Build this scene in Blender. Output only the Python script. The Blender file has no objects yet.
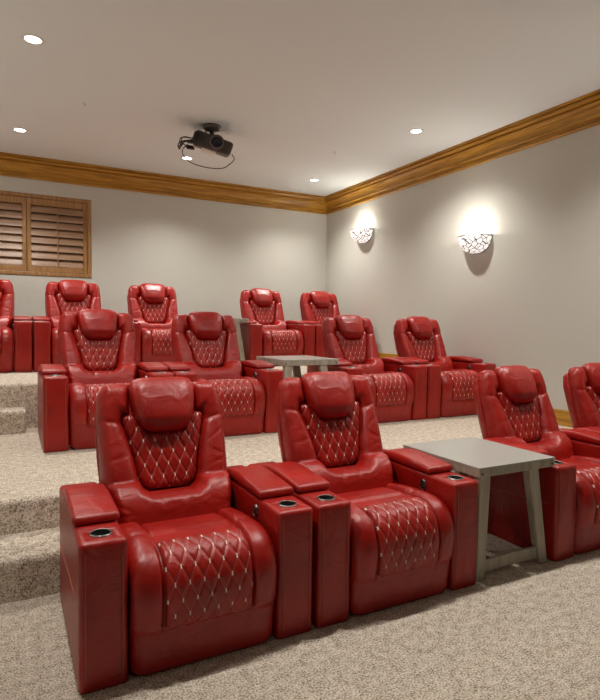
import bpy, bmesh, math, random
import numpy as np
from mathutils import Vector, Matrix

random.seed(4)
S = bpy.context.scene
COL = S.collection

# ------------------------------------------------------------------ camera
CAM_H = 1.33
FPX = 554.9
yaw, pit, rol = 0.4856, 0.046, 0.0127
F0 = Vector((math.sin(yaw), math.cos(yaw), 0)); R0 = Vector((math.cos(yaw), -math.sin(yaw), 0)); Z0 = Vector((0, 0, 1))
Fw = F0*math.cos(pit) - Z0*math.sin(pit); Uw = F0*math.sin(pit) + Z0*math.cos(pit)
Rr = R0*math.cos(rol) + Uw*math.sin(rol); Ur = Uw*math.cos(rol) - R0*math.sin(rol)
cd = bpy.data.cameras.new('camera'); cam = bpy.data.objects.new('camera', cd); COL.objects.link(cam)
cam.matrix_world = Matrix(((Rr.x, Ur.x, -Fw.x, 0), (Rr.y, Ur.y, -Fw.y, 0), (Rr.z, Ur.z, -Fw.z, CAM_H), (0, 0, 0, 1)))
cd.sensor_fit = 'VERTICAL'; cd.sensor_height = 24; cd.lens = 24*FPX/700
cd.clip_start = .05; cd.clip_end = 100
S.camera = cam

# ------------------------------------------------------------------ world, exposure
W = bpy.data.worlds.new('world'); S.world = W; W.use_nodes = True
bg = W.node_tree.nodes['Background']; bg.inputs[0].default_value = (1, .98, .95, 1); bg.inputs[1].default_value = .1
S.view_settings.view_transform = 'Standard'; S.view_settings.look = 'None'
S.view_settings.gamma = 1; S.view_settings.use_curve_mapping = False
S.view_settings.exposure = .80
SPOT_W = 100; SCONCE_W = 6.5
LAMP_COL = (1, .965, .90)

# ------------------------------------------------------------------ sizes of the place (metres)
L2, L3 = .3855, .7832
XW, YW, ZC, ZB = 4.75, 8.10, 3.437, 3.169
XL, YF = -1.7, -2.6
R2, R3 = 3.257, 5.403

# ------------------------------------------------------------------ materials
def newmat(name):
    m = bpy.data.materials.new(name); m.use_nodes = True
    nt = m.node_tree; b = nt.nodes['Principled BSDF']
    return m, nt, b
def N(nt, t, **k):
    n = nt.nodes.new(t)
    for a, v in k.items():
        if a.startswith('i_'): n.inputs[int(a[2:])].default_value = v
        else: setattr(n, a, v)
    return n
def ramp(nt, src, stops):
    r = N(nt, 'ShaderNodeValToRGB'); e = r.color_ramp.elements
    while len(e) < len(stops): e.new(.5)
    for x, (p, c) in zip(e, stops): x.position = p; x.color = (*c, 1)
    nt.links.new(src, r.inputs[0]); return r.outputs[0]
def bump(nt, b, h, strength, dist, prev=None):
    n = N(nt, 'ShaderNodeBump'); n.inputs['Strength'].default_value = strength; n.inputs['Distance'].default_value = dist
    nt.links.new(h, n.inputs['Height'])
    if prev: nt.links.new(prev, n.inputs['Normal'])
    nt.links.new(n.outputs[0], b.inputs['Normal']); return n.outputs[0]
def math_(nt, op, a, b=None, c=None):
    n = N(nt, 'ShaderNodeMath', operation=op)
    for i, v in enumerate((a, b, c)):
        if v is None: continue
        if isinstance(v, (int, float)): n.inputs[i].default_value = v
        else: nt.links.new(v, n.inputs[i])
    return n.outputs[0]

def plain(name, col, rough=.5, metal=0, spec=.5):
    m, nt, b = newmat(name)
    b.inputs['Base Color'].default_value = (*col, 1); b.inputs['Roughness'].default_value = rough
    b.inputs['Metallic'].default_value = metal; b.inputs['Specular IOR Level'].default_value = spec
    return m

RED_A, RED_B = (.275, .0042, .0016), (.38, .0085, .003)
def leather_common(nt, b):
    tc = N(nt, 'ShaderNodeTexCoord')
    n1 = N(nt, 'ShaderNodeTexNoise'); n1.inputs['Scale'].default_value = 5; n1.inputs['Detail'].default_value = 4
    nt.links.new(tc.outputs['Object'], n1.inputs['Vector'])
    col = ramp(nt, n1.outputs[0], [(.35, RED_A), (.7, RED_B)])
    w = N(nt, 'ShaderNodeTexNoise'); w.inputs['Scale'].default_value = 9; w.inputs['Detail'].default_value = 5; w.inputs['Distortion'].default_value = 1.2
    nt.links.new(tc.outputs['Object'], w.inputs['Vector'])
    v = N(nt, 'ShaderNodeTexVoronoi'); v.inputs['Scale'].default_value = 420
    nt.links.new(tc.outputs['Object'], v.inputs['Vector'])
    p = bump(nt, b, w.outputs[0], .35, .02)
    p = bump(nt, b, v.outputs[0], .12, .002, p)
    rr = math_(nt, 'MULTIPLY_ADD', n1.outputs[0], .16, .30)
    nt.links.new(rr, b.inputs['Roughness'])
    b.inputs['Specular IOR Level'].default_value = .55
    return col, p
def mat_leather():
    m, nt, b = newmat('red_leather'); col, p = leather_common(nt, b)
    nt.links.new(col, b.inputs['Base Color']); return m
def mat_quilt():
    # diamond stitched leather, thread pattern laid out in metres on the panel's own UV map
    m, nt, b = newmat('quilted_leather'); col, p = leather_common(nt, b)
    uv = N(nt, 'ShaderNodeUVMap'); sp = N(nt, 'ShaderNodeSeparateXYZ'); nt.links.new(uv.outputs[0], sp.inputs[0])
    A, B = .0565, .116
    pu = math_(nt, 'DIVIDE', sp.outputs[0], A); pv = math_(nt, 'DIVIDE', sp.outputs[1], B)
    def tri(x): # distance to nearest integer
        return math_(nt, 'ABSOLUTE', math_(nt, 'SUBTRACT', math_(nt, 'FRACT', math_(nt, 'ADD', x, .5)), .5))
    a = tri(math_(nt, 'ADD', pu, pv)); c = tri(math_(nt, 'SUBTRACT', pu, pv))
    line = math_(nt, 'MINIMUM', a, c)
    thread = math_(nt, 'LESS_THAN', line, .016)
    # white bar tacks at the crossings: lattice points where both are integers
    du = math_(nt, 'MULTIPLY', math_(nt, 'ABSOLUTE', math_(nt, 'SUBTRACT', a, c)), 1)   # not used alone
    su = math_(nt, 'MULTIPLY', math_(nt, 'ADD', a, c), 1)
    # near a crossing |dv| ~ (a+c)/2*B , |du| ~ |a-c|/2*A or swapped; use a true lattice distance instead
    def latt(off):
        x = math_(nt, 'MULTIPLY', tri(math_(nt, 'ADD', pu, off)), A)
        y = math_(nt, 'MULTIPLY', tri(math_(nt, 'ADD', pv, off)), B)
        return math_(nt, 'MULTIPLY', math_(nt, 'LESS_THAN', x, .0025), math_(nt, 'LESS_THAN', y, .0080))
    tack = math_(nt, 'MAXIMUM', latt(0), latt(.5))
    mx = N(nt, 'ShaderNodeMix', data_type='RGBA'); nt.links.new(math_(nt, 'MULTIPLY', thread, .38), mx.inputs[0]); nt.links.new(col, mx.inputs[6]); mx.inputs[7].default_value = (.75, .30, .24, 1)
    m2 = N(nt, 'ShaderNodeMix', data_type='RGBA'); nt.links.new(tack, m2.inputs[0]); nt.links.new(mx.outputs[2], m2.inputs[6]); m2.inputs[7].default_value = (.88, .78, .66, 1)
    nt.links.new(m2.outputs[2], b.inputs['Base Color'])
    q = math_(nt, 'POWER', math_(nt, 'MINIMUM', math_(nt, 'MULTIPLY', line, 5), 1), .5)
    bump(nt, b, q, .5, .006, p)
    return m

def mat_carpet():
    m, nt, b = newmat('beige_carpet')
    tc = N(nt, 'ShaderNodeTexCoord')
    n = N(nt, 'ShaderNodeTexNoise'); n.inputs['Scale'].default_value = 130; n.inputs['Detail'].default_value = 4; n.inputs['Roughness'].default_value = .6
    nt.links.new(tc.outputs['Object'], n.inputs['Vector'])
    n2 = N(nt, 'ShaderNodeTexNoise'); n2.inputs['Scale'].default_value = 26; n2.inputs['Detail'].default_value = 4
    nt.links.new(tc.outputs['Object'], n2.inputs['Vector'])
    f = math_(nt, 'ADD', n.outputs[0], math_(nt, 'MULTIPLY', math_(nt, 'SUBTRACT', n2.outputs[0], .5), .30))
    c = ramp(nt, f, [(.34, (.19, .125, .075)), (.47, (.56, .465, .365)), (.62, (.87, .775, .66))])
    nt.links.new(c, b.inputs['Base Color']); b.inputs['Roughness'].default_value = .95; b.inputs['Specular IOR Level'].default_value = .1
    b.inputs['Sheen Weight'].default_value = .1
    v = N(nt, 'ShaderNodeTexVoronoi'); v.inputs['Scale'].default_value = 150; nt.links.new(tc.outputs['Object'], v.inputs['Vector'])
    bump(nt, b, n.outputs[0], .8, .015)
    return m
def mat_wall(name, col):
    m, nt, b = newmat(name)
    tc = N(nt, 'ShaderNodeTexCoord'); n = N(nt, 'ShaderNodeTexNoise'); n.inputs['Scale'].default_value = 60; n.inputs['Detail'].default_value = 4
    nt.links.new(tc.outputs['Object'], n.inputs['Vector'])
    b.inputs['Base Color'].default_value = (*col, 1); b.inputs['Roughness'].default_value = .75; b.inputs['Specular IOR Level'].default_value = .25
    bump(nt, b, n.outputs[0], .12, .004); return m
def mat_wood(name, dark, mid, light, axis, rough=.35, scale=14):
    m, nt, b = newmat(name)
    tc = N(nt, 'ShaderNodeTexCoord'); mp = N(nt, 'ShaderNodeMapping')
    s = [scale]*3; s[axis] = scale*.06; mp.inputs['Scale'].default_value = s
    nt.links.new(tc.outputs['Object'], mp.inputs[0])
    n = N(nt, 'ShaderNodeTexNoise'); n.inputs['Scale'].default_value = 3.0; n.inputs['Detail'].default_value = 6; n.inputs['Distortion'].default_value = .8
    nt.links.new(mp.outputs[0], n.inputs['Vector'])
    nt.links.new(ramp(nt, n.outputs[0], [(.3, dark), (.5, mid), (.72, light)]), b.inputs['Base Color'])
    b.inputs['Roughness'].default_value = rough; bump(nt, b, n.outputs[0], .1, .003); return m
def mat_emit(name, col, st):
    m, nt, b = newmat(name); b.inputs['Base Color'].default_value = (*col, 1)
    b.inputs['Emission Color'].default_value = (*col, 1); b.inputs['Emission Strength'].default_value = st; return m
def mat_mosaic():
    m, nt, b = newmat('mosaic_glass')
    tc = N(nt, 'ShaderNodeTexCoord'); v = N(nt, 'ShaderNodeTexVoronoi', feature='DISTANCE_TO_EDGE'); v.inputs['Scale'].default_value = 17
    nt.links.new(tc.outputs['Object'], v.inputs['Vector'])
    glass = math_(nt, 'GREATER_THAN', v.outputs[0], .06)
    v2 = N(nt, 'ShaderNodeTexVoronoi'); v2.inputs['Scale'].default_value = 17; nt.links.new(tc.outputs['Object'], v2.inputs['Vector'])
    sp = N(nt, 'ShaderNodeSeparateColor'); nt.links.new(v2.outputs['Color'], sp.inputs[0])
    gl = math_(nt, 'MULTIPLY_ADD', sp.outputs[0], .35, .6)
    mx = N(nt, 'ShaderNodeMix', data_type='RGBA'); nt.links.new(glass, mx.inputs[0]); mx.inputs[6].default_value = (.03, .025, .02, 1); mx.inputs[7].default_value = (.85, .83, .80, 1)
    nt.links.new(mx.outputs[2], b.inputs['Base Color']); b.inputs['Emission Color'].default_value = (1, .96, .93, 1)
    nt.links.new(math_(nt, 'MULTIPLY', math_(nt, 'MULTIPLY', glass, gl), .62), b.inputs['Emission Strength'])
    b.inputs['Roughness'].default_value = .3; return m

LEATHER = mat_leather(); QUILT = mat_quilt(); CARPET = mat_carpet()
WALLP = mat_wall('wall_paint', (.58, .575, .52)); CEILP = mat_wall('ceiling_paint', (.76, .83, .835))
OAK_X = mat_wood('golden_oak_along_back', (.22, .095, .008), (.42, .205, .020), (.56, .30, .045), 0)
OAK_Y = mat_wood('golden_oak_along_side', (.22, .095, .008), (.42, .205, .020), (.56, .30, .045), 1)
SHUT_Z = mat_wood('shutter_wood_upright', (.24, .12, .035), (.36, .19, .07), (.46, .26, .11), 2, .45)
SHUT_X = mat_wood('shutter_wood_level', (.26, .15, .085), (.36, .215, .125), (.46, .29, .19), 0, .4)
BLACK = plain('black_plastic', (.012, .011, .011), .35)
CHROME = plain('brushed_chrome', (.20, .19, .19), .35, 1)
CUPRIM = plain('cup_rim_steel', (.35, .33, .32), .3, 1)
THREAD = plain('seam_thread', (.48, .12, .08), .6)
DARKFOOT = plain('dark_glide', (.02, .018, .016), .6)
TABTOP = plain('grey_tabletop', (.40, .395, .36), .28, 0, .5)
TABWOOD = mat_wood('pale_table_wood', (.30, .27, .20), (.40, .365, .29), (.48, .44, .36), 2, .45, 10)
PROJ = plain('projector_casing', (.055, .040, .034), .4)
PROJ2 = plain('projector_trim', (.10, .075, .065), .35)
WHITEP = plain('white_trim', (.80, .79, .76), .45)
WIRE = plain('black_cable', (.015, .014, .013), .5)
LENSG = plain('lens_glass', (.02, .02, .03), .06)
LAMP = mat_emit('lamp_lens', (1, .97, .92), 6)
BULB = mat_emit('bulb', (1, .94, .84), 14)
MOSAIC = mat_mosaic()
PANE = plain('night_glass', (.03, .03, .035), .1)

# ------------------------------------------------------------------ mesh helpers
def link(name, me, mats, parent=None, smooth=False):
    o = bpy.data.objects.new(name, me); COL.objects.link(o)
    for m in (mats if isinstance(mats, (list, tuple)) else [mats]): me.materials.append(m)
    if smooth:
        me.polygons.foreach_set('use_smooth', [True]*len(me.polygons))
    if parent: o.parent = parent
    return o
def obj(name, bm, mats, parent=None, smooth=False):
    bmesh.ops.recalc_face_normals(bm, faces=bm.faces)
    me = bpy.data.meshes.new(name); bm.to_mesh(me); bm.free()
    return link(name, me, mats, parent, smooth)
def add_box(bm, lo, hi, bev=0, seg=3, mi=0):
    b2 = bmesh.new(); bmesh.ops.create_cube(b2, size=1)
    for v in b2.verts:
        v.co = Vector([(lo[i]+hi[i])/2 + v.co[i]*(hi[i]-lo[i]) for i in range(3)])
    if bev: bmesh.ops.bevel(b2, geom=b2.edges[:], offset=bev, segments=seg, profile=.5, affect='EDGES')
    for f in b2.faces: f.material_index = mi
    me = bpy.data.meshes.new('t'); b2.to_mesh(me); b2.free(); bm.from_mesh(me); bpy.data.meshes.remove(me)
def add_tube(bm, pts, r, n=8, mi=0, closed=False):
    pts = [Vector(p) for p in pts]; rings = []
    L = len(pts)
    for i, p in enumerate(pts):
        if closed: t = (pts[(i+1) % L]-pts[i-1]).normalized()
        else: t = (pts[min(i+1, L-1)]-pts[max(i-1, 0)]).normalized()
        a = Vector((0, 0, 1)) if abs(t.z) < .9 else Vector((1, 0, 0))
        x = t.cross(a).normalized(); y = t.cross(x)
        rings.append([bm.verts.new(p + (x*math.cos(k*2*math.pi/n) + y*math.sin(k*2*math.pi/n))*r) for k in range(n)])
    for i in range(L if closed else L-1):
        A, B = rings[i], rings[(i+1) % L]
        for k in range(n):
            f = bm.faces.new((A[k], A[(k+1) % n], B[(k+1) % n], B[k])); f.material_index = mi; f.smooth = True
    if not closed:
        for rg in (rings[0], rings[-1]):
            f = bm.faces.new(rg); f.material_index = mi
def add_lathe(bm, prof, c, n=32, axis='z', mi=0, a0=0, a1=2*math.pi):
    """prof: (radius, height) pairs; spun about an axis through c"""
    full = abs(a1-a0-2*math.pi) < 1e-6; rings = []
    k = n if full else n+1
    for r, h in prof:
        ring = []
        for i in range(k):
            a = a0+(a1-a0)*i/n; x, y = r*math.cos(a), r*math.sin(a)
            p = {'z': (x, y, h), 'x': (h, x, y), 'y': (x, h, y)}[axis]
            ring.append(bm.verts.new(Vector(c)+Vector(p)))
        rings.append(ring)
    for A, B in zip(rings, rings[1:]):
        for i in range(n):
            j = (i+1) % k
            try:
                f = bm.faces.new((A[i], A[j], B[j], B[i])); f.material_index = mi; f.smooth = True
            except ValueError: pass
def grid_mesh(name, P, mats, parent=None, UV=None, close_back=None):
    """P: array (n,m,3). close_back: array of same shape for the rear surface, stitched round the border."""
    n, m, _ = P.shape
    verts = [tuple(p) for p in P.reshape(-1, 3)]; faces = [(i*m+j, i*m+j+1, (i+1)*m+j+1, (i+1)*m+j) for i in range(n-1) for j in range(m-1)]
    if close_back is not None:
        o = len(verts); verts += [tuple(p) for p in close_back.reshape(-1, 3)]
        faces += [tuple(o+k for k in reversed(f)) for f in faces[:]]
        ring = [j for j in range(m)] + [i*m+m-1 for i in range(1, n)] + [(n-1)*m+j for j in range(m-2, -1, -1)] + [i*m for i in range(n-2, 0, -1)]
        for a, b in zip(ring, ring[1:]+ring[:1]): faces.append((b, a, o+a, o+b))
    me = bpy.data.meshes.new(name); me.from_pydata(verts, [], faces)
    bm = bmesh.new(); bm.from_mesh(me)
    bmesh.ops.recalc_face_normals(bm, faces=bm.faces); bm.to_mesh(me); bm.free()
    if UV is not None:
        uvl = me.uv_layers.new(name='UVMap'); fl = UV.reshape(-1, 2)
        for lp in me.loops:
            k = lp.vertex_index % len(fl); uvl.data[lp.index].uv = fl[k]
    return link(name, me, mats, parent, True)
def thing(name, label, cat, loc=(0, 0, 0), rz=0, group=None):
    o = bpy.data.objects.new(name, None); COL.objects.link(o); o.location = loc; o.rotation_euler = (0, 0, rz)
    o.empty_display_size = .1
    tag(o, label, cat, group); return o
def tag(o, label, cat, group=None):
    o['label'] = label; o['category'] = cat
    if group: o['group'] = group
    return o
def struct(o, label=None):
    o['kind'] = 'structure'
    if label: o['label'] = label
    return o
def copy_tree(o, parent=None):
    c = o.copy(); COL.objects.link(c)
    if parent: c.parent = parent
    for ch in list(o.children): copy_tree(ch, c)
    return c

# ------------------------------------------------------------------ room shell
def prism_x(name, prof, x0, x1, mats, parent=None, smooth=False):
    bm = bmesh.new(); A = [bm.verts.new((x0, y, z)) for y, z in prof]; B = [bm.verts.new((x1, y, z)) for y, z in prof]
    n = len(prof)
    for i in range(n): bm.faces.new((A[i], A[(i+1) % n], B[(i+1) % n], B[i]))
    bm.faces.new(A); bm.faces.new(B[::-1])
    return obj(name, bm, mats, parent, smooth)
def nose(y, z, r=.03, n=6):   # rounded front top edge of a carpeted riser
    return [(y+r-r*math.cos(a), z-r+r*math.sin(a)) for a in [math.pi/2*k/n for k in range(n+1)]]
prof = [(YF, -.3), (YF, 0), (R2, 0)] + nose(R2, L2) + [(R3, L2)] + nose(R3, L3) + [(YW+.2, L3), (YW+.2, -.3)]
struct(prism_x('floor', prof, XL-.2, XW+.2, CARPET), 'beige cut-pile carpet over the terraced seating levels')
struct(prism_x('carpeted_step', [(2.898, -.02)] + nose(2.898, .2045) + [(R2+.01, .2045), (R2+.01, -.02)], XL, .34, CARPET), 'lower beige carpeted aisle step beside the front row')
def rounded_step():
    bm = bmesh.new(); add_box(bm, (XL, 5.18, L2-.05), (.135, R3+.06, .5788), .03, 4)
    return obj('carpeted_step', bm, CARPET)
struct(rounded_step(), 'upper beige carpeted aisle step below the back row')

def wall_box(name, lo, hi, mat):
    bm = bmesh.new(); add_box(bm, lo, hi); return struct(obj(name, bm, mat))
# back wall with an opening for the window
WX0, WX1, WZ0, WZ1 = -.56, 1.03, 1.929, 2.985
bm = bmesh.new()
add_box(bm, (XL-.2, YW, 0), (WX0, YW+.2, ZC+.1)); add_box(bm, (WX1, YW, 0), (XW+.2, YW+.2, ZC+.1))
add_box(bm, (WX0, YW, 0), (WX1, YW+.2, WZ0)); add_box(bm, (WX0, YW, WZ1), (WX1, YW+.2, ZC+.1))
struct(obj('wall_back', bm, WALLP))
wall_box('wall_right', (XW, YF, -.3), (XW+.2, YW, ZC+.1), WALLP)
DARKP = mat_wall('unseen_wall_light_damping_paint', (.06, .055, .055))  # unseen wall, made dark so little light bounces onto the chair fronts
wall_box('wall_front', (XL-.2, YF-.2, -.3), (XW+.2, YF, ZC+.1), DARKP)
wall_box('wall_left', (XL-.2, YF, -.3), (XL, YW, ZC+.1), WALLP)
wall_box('ceiling', (XL-.2, YF, ZC), (XW+.2, YW+.2, ZC+.15), CEILP)

# crown moulding: (distance out from the wall, height above ZB)
H = ZC-ZB
CP = [(0, 0), (.016, 0), (.022, .008), (.022, .024), (.016, .034), (.008, .040), (.010, .056), (.030, .064), (.036, .072), (.032, .082), (.030, .100), (.036, .125), (.048, .150), (.064, .170), (.074, .182),
      (.062, .190), (.060, .198), (.084, .204), (.092, .214), (.098, .228), (.086, .236), (.086, .242), (.112, .248), (.112, H), (0, H)]
def crown(name, along, mat):
    bm = bmesh.new(); A, B = [], []
    for d, z in CP:
        if along == 'x': A.append(bm.verts.new((XL, YW-d, ZB+z))); B.append(bm.verts.new((XW-d, YW-d, ZB+z)))
        else: A.append(bm.verts.new((XW-d, YF, ZB+z))); B.append(bm.verts.new((XW-d, YW-d, ZB+z)))
    n = len(CP)
    for i in range(n): bm.faces.new((A[i], A[(i+1) % n], B[(i+1) % n], B[i]))
    bm.faces.new(A); bm.faces.new(B[::-1])
    return struct(obj(name, bm, mat))
crown('trim_1', 'x', OAK_X)['label'] = 'golden oak crown moulding along the back wall'
crown('trim_2', 'y', OAK_Y)['label'] = 'golden oak crown moulding along the right wall'
def baseboard(name, lo, hi, mat, lab):
    bm = bmesh.new(); add_box(bm, lo, hi, .005, 2)
    struct(obj(name, bm, mat), lab)
BH = .15
bm = bmesh.new()
add_box(bm, (XW-.02, YF, 0), (XW, R2, BH), .004, 2); add_box(bm, (XW-.02, R2, L2-.01), (XW, R3, L2+BH), .004, 2); add_box(bm, (XW-.02, R3, L3-.01), (XW, YW, L3+BH), .004, 2)
struct(obj('baseboard_right', bm, OAK_Y), 'golden oak baseboard along the right wall')
baseboard('baseboard_back', (XL, YW-.02, L3-.01), (XW-.02, YW, L3+BH), OAK_X, 'golden oak baseboard along the back wall')

# ------------------------------------------------------------------ shuttered window
def window():
    t = bpy.data.objects.new('window_1', None); COL.objects.link(t); t.location = ((WX0+WX1)/2, YW, WZ0)
    struct(t, 'wood-shuttered window high on the back wall')
    ox, oy, oz = t.location
    def loc(lo, hi): return (lo[0]-ox, lo[1]-oy, lo[2]-oz), (hi[0]-ox, hi[1]-oy, hi[2]-oz)
    fw = .05; y0, y1 = YW-.012, YW+.10
    bm = bmesh.new()
    for lo, hi in [((WX0, y0, WZ0), (WX0+fw, y1, WZ1)), ((WX1-fw, y0, WZ0), (WX1, y1, WZ1)), ((WX0+fw, y0, WZ0), (WX1-fw, y1, WZ0+fw)), ((WX0+fw, y0, WZ1-fw), (WX1-fw, y1, WZ1))]:
        a, b = loc(lo, hi); add_box(bm, a, b, .006, 2)
    obj('window_frame', bm, SHUT_Z, t)
    bm = bmesh.new(); a, b = loc((WX0+.01, YW+.13, WZ0+.01), (WX1-.01, YW+.14, WZ1-.01)); add_box(bm, a, b); obj('window_pane', bm, PANE, t)
    mid = (WX0+WX1)/2
    for x0, x1 in ((WX0+fw+.003, mid-.003), (mid+.003, WX1-fw-.003)):
        st, rl = .05, .085
        z0, z1 = WZ0+fw+.003, WZ1-fw-.003; ya, yb = YW+.0, YW+.035
        bm = bmesh.new()
        for lo, hi in [((x0, ya, z0), (x0+st, yb, z1)), ((x1-st, ya, z0), (x1, yb, z1)), ((x0+st, ya, z0), (x1-st, yb, z0+rl*.8)), ((x0+st, ya, z1-rl), (x1-st, yb, z1))]:
            a, b = loc(lo, hi); add_box(bm, a, b, .004, 2)
        p = obj('shutter_panel', bm, SHUT_Z, t)
        n = 8; zz0, zz1 = z0+rl*.8, z1-rl; pitch = (zz1-zz0)/n
        for k in range(n):
            zc = zz0+pitch*(k+.5); bm = bmesh.new()
            a, b = loc((x0+st+.002, 0, 0), (x1-st-.002, 0, 0))
            pr_ = [(math.cos(q)*.052, math.sin(q)*.006) for q in [2*math.pi*i/14 for i in range(14)]]
            tilt = math.radians(67); c_, s_ = math.cos(tilt), math.sin(tilt)
            A = []; B = []
            for u, w in pr_:
                y = u*c_-w*s_ + YW+.020-oy; z = u*s_+w*c_ + zc-oz
                A.append(bm.verts.new((a[0], y, z))); B.append(bm.verts.new((b[0], y, z)))
            for i in range(14): bm.faces.new((A[i], A[(i+1) % 14], B[(i+1) % 14], B[i]))
            bm.faces.new(A); bm.faces.new(B[::-1]); obj('louver', bm, SHUT_X, p)
        xm = (x0+x1)/2; a, b = loc((xm-.007, YW-.022, zz0+.02), (xm+.007, YW-.010, zz1-.01))
        bm = bmesh.new(); add_box(bm, a, b, .003, 2); obj('tilt_rod', bm, SHUT_Z, p)
window()

# ------------------------------------------------------------------ recliner
REC = math.radians(17)
BV = np.array([0, math.sin(REC), math.cos(REC)]); BW = np.array([0, -math.cos(REC), math.sin(REC)]); BB = np.array([0, .605, .410])
def bpt(u, v, w):   # back-plane coordinates to chair coordinates
    return np.stack([u, BB[1]+v*BV[1]+w*BW[1], BB[2]+v*BV[2]+w*BW[2]], -1)
HWB_v = [-.085, .0, .09, .17, .3, .5, .575, .60, .622, .637, .643]; HWB_w = [.275, .285, .301, .308, .313, .315, .306, .298, .284, .262, .225]
HWP_v = [.11, .13, .18, .26, .37, .44, .48]; HWP_w = [.112, .124, .143, .154, .178, .199, .205]
def hwb(v): return np.interp(v, HWB_v, HWB_w)
def hwp(v): return np.interp(v, HWP_v, HWP_w)
def sstep(x): x = np.clip(x, 0, 1); return x*x*(3-2*x)
def rnd(x): x = np.clip(x, 0, 1); return np.sqrt(1-(1-x)**2)
PANEL = [(-.10, .108), (-.125, .125), (-.146, .18), (-.158, .26), (-.182, .37), (-.206, .455), (-.195, .488), (-.165, .49), (-.158, .67), (.158, .67), (.165, .49), (.195, .488), (.206, .455), (.182, .37), (.158, .26), (.146, .18), (.125, .125), (.10, .108)]
def sdpoly(u, v, poly):
    d = np.full(u.shape, 1e9); ins = np.zeros(u.shape, bool); n = len(poly)
    for i in range(n):
        (ax, ay), (bx, by) = poly[i], poly[(i+1) % n]
        ex, ey = bx-ax, by-ay; t = np.clip(((u-ax)*ex+(v-ay)*ey)/(ex*ex+ey*ey), 0, 1)
        d = np.minimum(d, np.hypot(u-ax-t*ex, v-ay-t*ey))
        c = ((ay > v) != (by > v)) & (u < (bx-ax)*(v-ay)/(by-ay+1e-12)+ax); ins ^= c
    return np.where(ins, -d, d)

def quilt_h(u, v):
    A, B = .0565, .116
    tri = lambda x: np.abs((x+.5) % 1-.5)
    l = np.minimum(tri(u/A+v/B), tri(u/A-v/B))
    return np.sqrt(np.clip(l*4, 0, 1))

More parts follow.
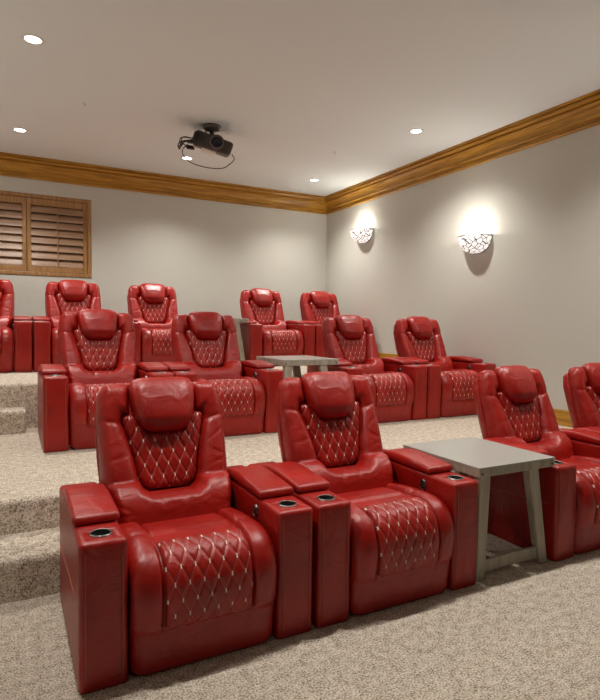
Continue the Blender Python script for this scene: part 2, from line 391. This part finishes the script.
def make_backrest(t):
    ns, nt_ = 97, 101
    s = np.sin(np.linspace(-1, 1, ns)*math.pi/2)*.55+np.linspace(-1, 1, ns)*.45
    q = np.linspace(0, 1, nt_); tt = .5-.5*np.cos(q*math.pi); tt = tt*.6+q*.4
    v = -.085+tt*(.643+.085)
    U = np.outer(hwb(v), s); V = np.repeat(v[:, None], ns, 1)
    V = V - .02*(V > .4)*((V-.4)/.243)*(1-np.clip(np.abs(U)/.2, 0, 1)**2)
    d_edge = np.minimum(np.minimum(hwb(V)-np.abs(U), np.where(np.abs(U) < .2, .643-V, np.hypot(.643-V, 0)+.0)), V+.085)
    d_edge = np.clip(d_edge, 0, 1)
    sd = sdpoly(U, V, PANEL)
    bol = .105 - .045*sstep((V-.15)/.4) + .006*np.exp(-((V-.54)/.06)**2) + .095*np.sqrt(1-np.clip((V-.005)/.15, 0, 1)**2)      # thickness of the puffed rim
    low = .03 - .025*sstep((V-.3)/.3)
    inner = low + (bol-low)*rnd(sd/.055)
    # seams on the rim: shoulder roll and two lumbar gathers
    aU = np.abs(U)
    line = V-(.435+.25*(aU-.21)); inner = inner - .007*np.exp(-(line/.010)**2)*(sd > .0)*(aU > .17)
    for c in (-.06, .045):
        inner = inner - .007*np.exp(-((U-c+.2*(V-.03))/.012)**2)*np.exp(-((V-.075)/.03)**2)
    rng = np.random.RandomState(3)
    for k in range(11):   # soft creases across the side bolsters
        sg = -1 if k % 2 else 1; vv = rng.uniform(.0, .4); sl = rng.uniform(-.9, .9)
        inner = inner - .0045*np.exp(-((V-vv-sl*(U-sg*.25))/.006)**2)*np.exp(-((U-sg*.25)/.045)**2)
    w0 = -.015
    Wf = w0 + (inner-w0)*rnd(d_edge/.055)**.9
    P = bpt(U, V, Wf)
    rear = bpt(U*.985, V*.985, np.full(U.shape, w0-.004))
    b = grid_mesh('backrest', P, LEATHER, t, None, rear)
    # rear shell, a slightly smaller padded slab behind the cushion
    n2 = 40; s2 = np.sin(np.linspace(-1, 1, n2)*math.pi/2); q2 = .5-.5*np.cos(np.linspace(0, 1, 36)*math.pi)
    v2 = -.14+q2*(.625+.14)
    U2 = np.outer(np.interp(v2, [-.14, 0, .3, .5, .59, .625], [.275, .30, .318, .318, .29, .20]), s2); V2 = np.repeat(v2[:, None], n2, 1)
    de = np.minimum(np.minimum(np.interp(V2, [-.14, 0, .3, .5, .59, .625], [.275, .30, .318, .318, .29, .20])-np.abs(U2), .625-V2), V2+.14)
    Wr = -.02-.080*rnd(np.clip(de, 0, 1)/.05)
    grid_mesh('back_shell', bpt(U2, V2, Wr), LEATHER, b, None, bpt(U2*.98, V2, np.full(U2.shape, -.012)))
    # quilted centre panel
    ns3, nt3 = 81, 81
    s3 = np.linspace(-1, 1, ns3); t3 = np.linspace(0, 1, nt3)
    vb = .114+.035*np.abs(s3)**5; vt = .395+.088*sstep((np.abs(s3)-.45)/.33)-.03*np.abs(s3)**24
    V3 = vb[None, :]+(vt-vb)[None, :]*t3[:, None]; U3 = hwp(V3)*s3[None, :]
    de = np.minimum(np.minimum((1-np.abs(s3))[None, :]*hwp(V3), V3-vb[None, :]), (vt[None, :]-V3))
    W3 = (.034 - .025*sstep((V3-.3)/.3)) + .030*rnd(np.clip(de, 0, 1)/.035) + .004*quilt_h(U3, V3)
    grid_mesh('quilted_panel', bpt(U3, V3, W3), QUILT, b, np.stack([U3, V3], -1))
    # head pillow
    nv, na = 40, 56
    ph = np.linspace(-math.pi/2, math.pi/2, nv); ex = .30
    sg = lambda x, e: np.sign(x)*np.abs(x)**e
    vv = .524+.139*sg(np.sin(ph), .55); sc = np.abs(np.cos(ph))**ex
    hw = np.interp(vv, [.385, .41, .457, .54, .61, .663], [.105, .125, .143, .158, .168, .170])*sc
    th = np.interp(vv, [.385, .45, .53, .60, .663], [.060, .082, .082, .068, .050])*np.abs(np.cos(ph))**.5
    a = np.linspace(0, 2*math.pi, na)
    U4 = hw[:, None]*sg(np.cos(a), .5)[None, :]; W4 = .040+(vv[:, None]-.52)*-.12+th[:, None]*sg(np.sin(a), .8)[None, :]
    # piping line near both ends
    pip = np.exp(-((np.abs(U4)/np.maximum(hw[:, None], 1e-4)-.84)/.04)**2)*.004
    W4 = W4-pip*np.sign(W4-.04)
    grid_mesh('head_pillow', bpt(U4, np.repeat(vv[:, None], na, 1), W4), LEATHER, b)
    return b

def catmull(pts, n):
    P = [np.array(p, float) for p in pts]; P = [2*P[0]-P[1]]+P+[2*P[-1]-P[-2]]; out = []
    for i in range(1, len(P)-2):
        for k in range(n):
            t = k/n; a, b, c, d = P[i-1:i+3]
            out.append(.5*((2*b)+(-a+c)*t+(2*a-5*b+4*c-d)*t*t+(-a+3*b-3*c+d)*t**3))
    out.append(P[-2]); return np.array(out)
SEATP = [(.05, .004), (.006, .006), (-.006, .05), (-.018, .15), (-.032, .24), (-.036, .31), (-.022, .375), (.012, .425), (.06, .452), (.13, .462), (.22, .458), (.32, .450), (.42, .440), (.56, .43)]
def make_seat(t):
    C = catmull(SEATP, 7); T = np.gradient(C, axis=0); T /= np.linalg.norm(T, axis=1)[:, None]; Nn = np.stack([-T[:, 1], T[:, 0]], 1)
    Nn = np.where((Nn[:, :1]*-1+Nn[:, 1:]*1) < -9, -Nn, Nn)
    L = np.concatenate([[0], np.cumsum(np.linalg.norm(np.diff(C, axis=0), axis=1))])
    m = 91; u = np.linspace(-1, 1, m)*.296
    U = np.repeat(u[None, :], len(C), 0); Lg = np.repeat(L[:, None], m, 1); Y = np.repeat(C[:, :1], m, 1); Z = np.repeat(C[:, 1:], m, 1)
    aU = np.abs(U)
    above = sstep((Z-.165)/.03)                     # 1 above the panel's lower hem
    top = sstep((Y-.02)/.10)*above
    de = .296-aU
    off = -.05*(1-rnd(de/.07))
    bolster = rnd((aU-.180)/.035)*(.010+.008*top*np.exp(-((Y-.27)/.17)**2))
    off = off+above*np.where(aU > .180, bolster, 0)
    off = off-.016*np.exp(-((aU-.180)/.007)**2)*above
    off = off-.009*np.exp(-((Z-.168)/.006)**2)*(aU < .180)*(Y < .1)
    cross = np.exp(-((Y-.20-.25*(aU-.2))/.010)**2)*(aU > .19)*(Z > .4); off = off-.010*cross
    rng = np.random.RandomState(5)
    for k in range(6):
        sgn = -1 if k % 2 else 1; yy = rng.uniform(.1, .4); off = off-.003*np.exp(-((Y-yy-.5*(U-sgn*.24))/.007)**2)*np.exp(-((U-sgn*.24)/.04)**2)*(Z > .4)
    inw = np.where(aU < .178, -.008*above*(Y < .24), 0); off = off+inw
    P = np.stack([U, Y+Nn[:, :1]*off*1, Z+Nn[:, 1:]*off], -1)
    s = grid_mesh('seat', P, LEATHER, t)
    # quilted panel folded over the front edge
    i0 = np.argmin(np.abs(C[:, 1]-.172)+(C[:, 0] > .1)*9); i1 = np.argmin(np.abs(C[:, 0]-.125)+(C[:, 1] < .4)*9)
    nn = 110; Ls = np.linspace(L[i0], L[i1], nn); cy = np.interp(Ls, L, C[:, 0]); cz = np.interp(Ls, L, C[:, 1]); ny = np.interp(Ls, L, Nn[:, 0]); nz = np.interp(Ls, L, Nn[:, 1])
    m2 = 81; s2 = np.linspace(-1, 1, m2)
    cr = .03
    dl = (Ls-Ls[0]); hw = .175-np.where(dl < cr, cr-np.sqrt(np.clip(cr*cr-(cr-dl)**2, 0, 1)), 0)
    U2 = hw[:, None]*s2[None, :]; V2 = np.repeat(dl[:, None], m2, 1)
    de = np.minimum((1-np.abs(s2))[None, :]*hw[:, None], V2)
    o2 = -.008+.019*rnd(de/.022)+.0035*quilt_h(U2, V2)
    endf = sstep((dl[-1]-dl)/.03)[:, None]; o2 = o2*endf+(-.004)*(1-endf)
    P2 = np.stack([U2, cy[:, None]+ny[:, None]*o2, cz[:, None]+nz[:, None]*o2], -1)
    grid_mesh('quilted_panel', P2, QUILT, s, np.stack([U2, V2], -1))
    # stitched seam sloping from the panel's lower corners to the sides
    bm = bmesh.new()
    for sg in (-1, 1):
        if sg == 1: obj('seam_stitching', bm, THREAD, s); bm = bmesh.new()
        add_tube(bm, [(sg*x, y, z) for x, y, z in ((.176, -.032, .192), (.21, -.036, .205), (.25, -.032, .225), (.275, -.024, .24))], .0016, 6)
    obj('seam_stitching', bm, THREAD, s)
    bm = bmesh.new(); add_box(bm, (-.287, .03, .022), (.287, .74, .415), .02, 3); obj('seat_base', bm, LEATHER, s, True)
    return s

CUP = (.388, .088)
def make_arm(sg, t):
    x0, x1 = .303, .4745
    bm = bmesh.new(); add_box(bm, (x0, 0, -.012), (x1, .82, .5456), .020, 5)
    bmesh.ops.subdivide_edges(bm, edges=[e for e in bm.edges if e.calc_length() > .2], cuts=6, use_grid_fill=True)
    for v in bm.verts:    # padded swell of the faces
        fx = max(0, 1-((v.co.x-(x0+x1)/2)/.0825)**2); fy = max(0, 1-((v.co.y-.4)/.4)**2); fz = max(0, 1-((v.co.z-.28)/.27)**2)
        if v.co.y < .02: v.co.y -= .008*fx*fz
        if abs(v.co.x-x1) < .004: v.co.x += .003*fy*fz
    for v in bm.verts: v.co.x *= sg; v.co.z = max(v.co.z, .004)
    a = obj('armrest', bm, LEATHER, t, True)
    # drill the cup hole
    cut = bmesh.new(); bmesh.ops.create_cone(cut, cap_ends=True, segments=40, radius1=.036, radius2=.036, depth=.2, matrix=Matrix.Translation((sg*CUP[0], CUP[1], .56)))
    co = obj('cutter', cut, LEATHER); md = a.modifiers.new('b', 'BOOLEAN'); md.object = co; md.operation = 'DIFFERENCE'; md.solver = 'EXACT'
    dg = bpy.context.evaluated_depsgraph_get(); me = bpy.data.meshes.new_from_object(a.evaluated_get(dg)); a.modifiers.clear(); a.data = me
    bpy.data.objects.remove(co)
    me.materials.clear(); me.materials.append(LEATHER)
    c = (sg*CUP[0], CUP[1], 0)
    bm = bmesh.new()
    add_lathe(bm, [(.0355, .548), (.034, .545), (.033, .47), (0.0005, .468)], c, 32, mi=0)
    add_lathe(bm, [(.0355, .546), (.0355, .5488), (.0372, .5502), (.0395, .5498), (.041, .546)], c, 40, mi=1)
    obj('cup_holder', bm, [BLACK, CUPRIM], a, True)
    # padded lid
    bm = bmesh.new(); px0, px1 = x0-.004, x1+.002; py0, py1 = .185, .63
    add_box(bm, (px0, py0, .548), (px1, py1, .588), .016, 5)
    bmesh.ops.subdivide_edges(bm, edges=[e for e in bm.edges if e.calc_length() > .2], cuts=8, use_grid_fill=True)
    for v in bm.verts:
        q = (v.co.y-py0)/(py1-py0); f = (v.co.z-.548)/.04
        v.co.z += f*(-.006+.022*math.sin(min(1, q*1.15)*math.pi/2)**1.2 - .022*(max(0, q-.6)/.4)**2)
        v.co.z += f*.006*(1-((v.co.x-(px0+px1)/2)/.085)**2)
        if q < .1: v.co.y += .012*f
    for v in bm.verts: v.co.x *= sg
    obj('armrest_pad', bm, LEATHER, a, True)
    # pale seam on the outer side and up the front edges
    bm = bmesh.new()
    xs = x1+.0022
    add_tube(bm, [(sg*(xs+.001), y, .33-.06*y) for y in (.05, .2, .35, .5, .65, .76)], .0013, 6)
    obj('seam_stitching', bm, THREAD, a); bm = bmesh.new()
    add_tube(bm, [(sg*(x1-.022), -.004, .03), (sg*(x1-.022), -.0085, .28), (sg*(x1-.022), -.004, .50), (sg*(x1-.022), .008, .532), (sg*(x1-.022), .03, .5455)], .0013, 6)
    obj('seam_stitching', bm, THREAD, a); bm = bmesh.new()
    add_tube(bm, [(sg*(x0+.022), -.004, .03), (sg*(x0+.022), -.0085, .28), (sg*(x0+.022), -.004, .50), (sg*(x0+.022), .008, .532), (sg*(x0+.022), .03, .5455)], .0013, 6)
    obj('seam_stitching', bm, THREAD, a)
    for yy in (.06, .74):
        bm = bmesh.new(); add_lathe(bm, [(.0005, 0), (.022, 0), (.022, .008), (.0005, .008)], (sg*(x0+x1)/2, yy, 0), 16); obj('foot', bm, DARKFOOT, a)
    return a
def make_recliner():
    t = thing('home_theater_recliner', 'x', 'recliner')
    make_seat(t); make_backrest(t)
    make_arm(-1, t); ar = make_arm(1, t)
    bm = bmesh.new(); c = (.3005, .232, .486)
    b2 = bmesh.new(); add_lathe(b2, [(.0005, -.006), (.017, -.006), (.018, -.002), (.0185, 0)], (0, 0, 0), 28, 'x', 0); add_lathe(b2, [(.0185, 0), (.0185, -.006), (.020, -.0075), (.0215, -.006), (.0225, 0.004)], (0, 0, 0), 28, 'x', 1)
    for v in b2.verts: v.co.z *= 1.25; v.co += Vector(c)
    obj('control_dial', b2, [BLACK, CHROME], ar, True); bm.free()
    return t

base = make_recliner()
G = 'red leather theater recliners in three tiered rows'
Y1, Y2, Y3 = 2.047, 4.3345, 6.5821
SPOTS = [
 (.687, Y1, 0, 'red quilted recliner at left end of the front row, nearest the camera'),
 (1.658, Y1, 0, 'red quilted front-row recliner between its left neighbour and the large grey table'),
 (3.204, Y1, 0, 'red front-row recliner just right of the large grey side table'),
 (4.164, Y1, 0, 'red front-row recliner cut off by the right edge of the picture'),
 (.695, Y2, L2, 'red middle-row recliner at the left end beside the carpeted steps'),
 (1.6603, Y2, L2, 'red middle-row recliner directly left of the middle grey table'),
 (3.275, Y2, L2, 'red middle-row recliner directly right of the middle grey table'),
 (4.238, Y2, L2, 'red middle-row recliner at the right end under the wall sconces'),
 (-.2411, Y3, L3, 'red back-row recliner cut off by the left edge, under the shuttered window'),
 (.7222, Y3, L3, 'red back-row recliner second from left, by the window\'s right end'),
 (1.683, Y3, L3, 'red back-row recliner left of the back-row side table'),
 (3.232, Y3, L3, 'red back-row recliner just right of the back-row side table'),
 (4.193, Y3, L3, 'red back-row recliner at the right end near the room corner'),
]
for i, (x, y, z, lab) in enumerate(SPOTS):
    o = base if i == 0 else copy_tree(base)
    o.location = (x, y, z); o['label'] = lab; o['category'] = 'recliner'; o['group'] = G

# ------------------------------------------------------------------ side tables
def make_table(w=.58, d=.625, h=.603):
    t = thing('side_table', 'x', 'table')
    bm = bmesh.new(); add_box(bm, (-w/2, 0, h-.012), (w/2, d, h), .002, 2); obj('tabletop', bm, TABTOP, t)
    bm = bmesh.new()
    for lo, hi in [((-w/2+.002, .002, h-.052), (w/2-.002, .024, h-.012)), ((-w/2+.002, d-.024, h-.052), (w/2-.002, d-.002, h-.012)), ((-w/2+.002, .024, h-.052), (-w/2+.024, d-.024, h-.012)), ((w/2-.024, .024, h-.052), (w/2-.002, d-.024, h-.012))]:
        add_box(bm, lo, hi, .002, 2)
    ap = obj('apron', bm, TABWOOD, t)
    for x in (-w/2+.022, w/2-.022):
        for y, s in ((.0015, -1), (d-.0015, 1)):
            bm = bmesh.new(); add_lathe(bm, [(.0005, s*.003), (.0055, s*.003), (.006, 0)], (x, y, h-.034), 12, 'y'); obj('bolt', bm, BLACK, ap)
    for sx in (-1, 1):
        for yy in (.012, d-.057):
            bm = bmesh.new(); xt, xb = (-.235, -.250) if sx < 0 else (.130, .238); y0, y1 = yy, yy+.045
            vs = [bm.verts.new((x+dx, y, z)) for z, x, lw in ((0, xb, .030), (h-.05, xt, .040)) for y in (y0, y1) for dx in (-lw, lw)]
            for f in ((0, 1, 3, 2), (4, 6, 7, 5), (0, 4, 5, 1), (2, 3, 7, 6), (0, 2, 6, 4), (1, 5, 7, 3)): bm.faces.new([vs[k] for k in f])
            bmesh.ops.bevel(bm, geom=bm.edges[:], offset=.003, segments=2, affect='EDGES')
            obj('leg', bm, TABWOOD, t)
    for yy in (.03, d-.05):
        bm = bmesh.new(); add_box(bm, (-w/2+.07, yy, .03), (w/2-.07, yy+.02, .095), .002, 2)
        add_lathe(bm, [(.0005, -.002), (.005, -.002), (.005, .001)], (.0, yy, .065), 12, 'y')
        obj('stretcher', bm, TABWOOD, t)
    return t
tb = make_table()
for i, (x, y, z, lab) in enumerate([(2.430, 2.06, 0, 'large grey side table with pale slanted legs in the front row'),
                                    (2.475, 4.45, L2, 'grey side table between the pairs of recliners in the middle row'),
                                    (2.46, 6.64, L3, 'grey side table mostly hidden in the back row, by the wall')]):
    o = tb if i == 0 else copy_tree(tb)
    o.location = (x, y, z); o.scale.z = (1, 1.035, 1.02)[i]; o['label'] = lab; o['category'] = 'table'; o['group'] = 'grey side tables between recliners'

# ------------------------------------------------------------------ recessed ceiling lights
def make_downlight():
    t = thing('recessed_light', 'x', 'ceiling light')
    bm = bmesh.new(); add_lathe(bm, [(.078, .0), (.078, -.005), (.068, -.007), (.056, -.004), (.054, .0)], (0, 0, 0), 40); obj('trim_ring', bm, WHITEP, t, True)
    bm = bmesh.new(); add_lathe(bm, [(.0005, -.006), (.046, -.005), (.056, -.002)], (0, 0, 0), 32); obj('lamp_lens', bm, LAMP, t, True)
    l = bpy.data.lights.new('downlight', 'SPOT'); l.energy = SPOT_W; l.spot_size = math.radians(128); l.spot_blend = .9; l.shadow_soft_size = .06; l.color = LAMP_COL
    lo = bpy.data.objects.new('downlight_beam', l); COL.objects.link(lo); lo.parent = t; lo.location = (0, 0, -.02)
    return t
dl = make_downlight()
LIGHTS = [(.192, 4.71, 'recessed ceiling light at upper left, the largest in view'), (.147, 6.97, 'recessed ceiling light above the shuttered window'),
          (3.936, 4.83, 'recessed ceiling light above the middle row near the right wall'), (3.98, 7.17, 'recessed ceiling light near the back right room corner'),
          (2.055, 7.056, 'recessed ceiling light beside the projector\'s hanging cable'),
          (.17, 2.4, None), (2.05, 2.4, None), (3.94, 2.4, None)]  # last three are unseen, added to light the front of the room
for i, (x, y, lab) in enumerate(LIGHTS):
    o = dl if i == 0 else copy_tree(dl)
    o.location = (x, y, ZC); o['label'] = lab or 'added recessed ceiling light out of view, brightening the front of the room'; o['category'] = 'ceiling light'; o['group'] = 'recessed ceiling lights'

# ------------------------------------------------------------------ wall sconces
def make_sconce():
    t = thing('wall_sconce', 'x', 'wall light')
    R_, Hh = .215, .185
    prof = [(R_*math.cos(a)**.8, -Hh*math.sin(a)) for a in [math.pi/2*k/14 for k in range(14)]] + [(.004, -Hh)]
    bm = bmesh.new(); add_lathe(bm, prof, (0, 0, 0), 36, a0=math.pi/2, a1=3*math.pi/2)
    inner = [(max(r-.006, .001), z+.005) for r, z in prof]
    add_lathe(bm, inner, (0, 0, 0), 36, a0=math.pi/2, a1=3*math.pi/2)
    me = bm; obj('mosaic_shade', me, MOSAIC, t, True)
    bm = bmesh.new(); add_tube(bm, [(-R_*math.sin(a), R_*math.cos(a), 0) for a in [math.pi*k/24 for k in range(25)]], .005, 6)
    add_tube(bm, [(-.003, y*R_, -Hh*math.sqrt(max(0, 1-abs(y)**2.4))) for y in [-1+2*k/24 for k in range(25)]], .005, 6)
    obj('metal_rim', bm, PROJ, t, True)
    bm = bmesh.new(); add_box(bm, (-.015, -.055, -.12), (0, .055, -.01), .004, 2); add_tube(bm, [(-.01, 0, -.06), (-.07, 0, -.06), (-.07, 0, -.03)], .012, 10); obj('back_plate', bm, WHITEP, t)
    bm = bmesh.new(); bmesh.ops.create_uvsphere(bm, u_segments=20, v_segments=12, radius=.030, matrix=Matrix.Translation((-.07, 0, -.005))); obj('bulb', bm, BULB, t, True)
    l = bpy.data.lights.new('sconce_light', 'POINT'); l.energy = SCONCE_W; l.shadow_soft_size = .035; l.color = (1, .94, .86)
    lo = bpy.data.objects.new('sconce_glow', l); COL.objects.link(lo); lo.parent = t; lo.location = (-.085, 0, .035)
    return t
sc = make_sconce()
ADDED_SCONCE = 'added half-bowl mosaic sconce out of view, brightening the ceiling'  # unseen sconces, added for their light on the ceiling
for i, (y, z, lab, left) in enumerate([(4.70, 2.35, 'lit half-bowl mosaic sconce, the nearer one on the right wall', 0), (6.97, 2.745, 'lit half-bowl mosaic sconce, the farther one near the room corner', 0),
                                       (2.0, 1.97, ADDED_SCONCE, 0), (2.0, 1.97, ADDED_SCONCE, 1), (4.70, 2.35, ADDED_SCONCE, 1), (6.97, 2.745, ADDED_SCONCE, 1)]):
    o = sc if i == 0 else copy_tree(sc)
    o.location = (XL+.002 if left else XW-.002, y, z); o.rotation_euler = (0, 0, math.pi if left else 0); o['label'] = lab; o['category'] = 'wall light'; o['group'] = 'mosaic wall sconces'

# ------------------------------------------------------------------ ceiling projector
def projector():
    px, py = 1.96, 5.80
    t = thing('ceiling_projector', 'dark brown projector hanging from the ceiling with a loop of cable', 'projector', (px, py, ZC)); t.scale = (1.15, 1.15, 1.1)
    bm = bmesh.new(); add_lathe(bm, [(.0005, 0), (.085, 0), (.088, -.015), (.070, -.035), (.045, -.045), (.0005, -.045)], (0, 0, 0), 28); obj('ceiling_plate', bm, PROJ2, t, True)
    bm = bmesh.new(); add_tube(bm, [(0, 0, -.04), (0, 0, -.14)], .022, 14)
    for a in range(4):
        q = a*math.pi/2+.5; add_tube(bm, [(0, 0, -.11), (.07*math.cos(q), .07*math.sin(q), -.14), (.12*math.cos(q), .10*math.sin(q), -.175)], .009, 8)
    obj('mount_arm', bm, PROJ, t, True)
    bm = bmesh.new(); add_box(bm, (-.15, -.15, -.30), (.21, .15, -.14), .03, 4)
    for v in bm.verts:
        f = (v.co.x+.19)/.38; v.co.y *= .78+.22*f; v.co.z = -.17+(v.co.z+.17)*(.8+.25*math.sin(f*math.pi))
        v.co.z += .03*math.sin(v.co.y*9)
    m = Matrix.Translation((.045, 0, .045)) @ Matrix.Rotation(math.radians(-14), 4, 'Z') @ Matrix.Rotation(math.radians(17), 4, 'Y')
    bmesh.ops.transform(bm, matrix=m, verts=bm.verts); body = obj('casing', bm, PROJ, t, True)
    bm = bmesh.new(); add_lathe(bm, [(.0005, -.155), (.04, -.155), (.05, -.16), (.056, -.185), (.064, -.185), (.066, -.14), (.06, -.10)], (.06, 0, -.235), 28, 'y')
    bmesh.ops.transform(bm, matrix=m, verts=bm.verts); obj('lens_barrel', bm, PROJ2, body, True)
    bm = bmesh.new(); add_lathe(bm, [(.0005, -.172), (.03, -.169), (.048, -.158)], (.06, 0, -.235), 24, 'y')
    bmesh.ops.transform(bm, matrix=m, verts=bm.verts); obj('lens', bm, LENSG, body, True)
    bm = bmesh.new()
    for k in range(7): add_box(bm, (-.155+k*.016, -.131, -.28), (-.147+k*.016, -.118, -.20), .002, 1)
    bmesh.ops.transform(bm, matrix=m, verts=bm.verts); obj('vent', bm, BLACK, body)
    # plugs and short leads on the left side
    bm = bmesh.new()
    for k, (y, z) in enumerate(((-.06, -.20), (-.01, -.19), (.04, -.215), (.01, -.24))):
        add_box(bm, (-.235, y-.014, z-.010), (-.165, y+.014, z+.010), .004, 2)
        add_tube(bm, catm([(-.23, y, z), (-.27, y-.01, z+.012*k-.01), (-.30, y+.02, z-.02), (-.27, y+.05, z+.05), (-.12, .05, -.12), (-.03, .02, -.03)]), .005, 6)
    obj('plug', bm, BLACK, body, True)
    bm = bmesh.new()
    add_tube(bm, catm([(-.235, -.02, -.215), (-.285, -.03, -.28), (-.275, -.05, -.35), (-.20, -.07, -.405), (-.06, -.09, -.43), (.07, -.09, -.415), (.15, -.06, -.36), (.215, -.02, -.29), (.20, 0, -.235)]), .0042, 8)
    obj('cable_loop', bm, WIRE, body, True)
    bm = bmesh.new(); add_box(bm, (-.05, -.10, -.322), (.08, .02, -.285), .008, 2); bmesh.ops.transform(bm, matrix=m, verts=bm.verts); obj('lamp_cover', bm, WHITEP, body, True)
def catm(pts):
    P = [Vector(p) for p in pts]; P = [2*P[0]-P[1]]+P+[2*P[-1]-P[-2]]; out = []
    for i in range(1, len(P)-2):
        for k in range(8):
            t = k/8; a, b, c, d = P[i-1:i+3]
            out.append(.5*((2*b)+(-a+c)*t+(2*a-5*b+4*c-d)*t*t+(-a+3*b-3*c+d)*t**3))
    out.append(P[-2]); return out
projector()

# ------------------------------------------------------------------ small ceiling fittings
def sprinkler(x, y, lab):
    bm = bmesh.new(); add_lathe(bm, [(.0005, -.010), (.022, -.010), (.026, -.004), (.028, 0)], (0, 0, 0), 20)
    add_lathe(bm, [(.0005, -.03), (.010, -.028), (.010, -.008)], (0, 0, 0), 12)
    o = obj('sprinkler_head', bm, WHITEP, None, True); o.location = (x, y, ZC); tag(o, lab, 'sprinkler', 'ceiling sprinkler heads')
sprinkler(.685, 5.81, 'tiny sprinkler head on the ceiling at left, before the oak crown')
sprinkler(3.56, 5.90, 'tiny sprinkler head on the ceiling at right of the projector')
def vent():
    t = thing('ceiling_vent', 'small white ceiling air vent near the back crown moulding', 'vent', (4.02, 7.75, ZC))
    bm = bmesh.new()
    for lo, hi in (((-.16, -.07, -.008), (.16, -.055, 0)), ((-.16, .055, -.008), (.16, .07, 0)), ((-.16, -.055, -.008), (-.145, .055, 0)), ((.145, -.055, -.008), (.16, .055, 0))): add_box(bm, lo, hi, .002, 1)
    obj('frame', bm, CEILP, t)
    bm = bmesh.new()
    for k in range(7): add_box(bm, (-.145, -.05+k*.0155, -.006), (.145, -.042+k*.0155, -.001))
    obj('slats', bm, CEILP, t)
vent()
# cord on the carpet under the front table
bm = bmesh.new(); add_tube(bm, catm([(2.22, 2.95, .004), (2.28, 2.7, .004), (2.40, 2.62, .004), (2.46, 2.45, .004), (2.42, 2.3, .004), (2.52, 2.2, .004)]), .004, 6)
tag(obj('power_cord', bm, WIRE, None, True), 'thin black cord on the carpet under the front-row table', 'cord')
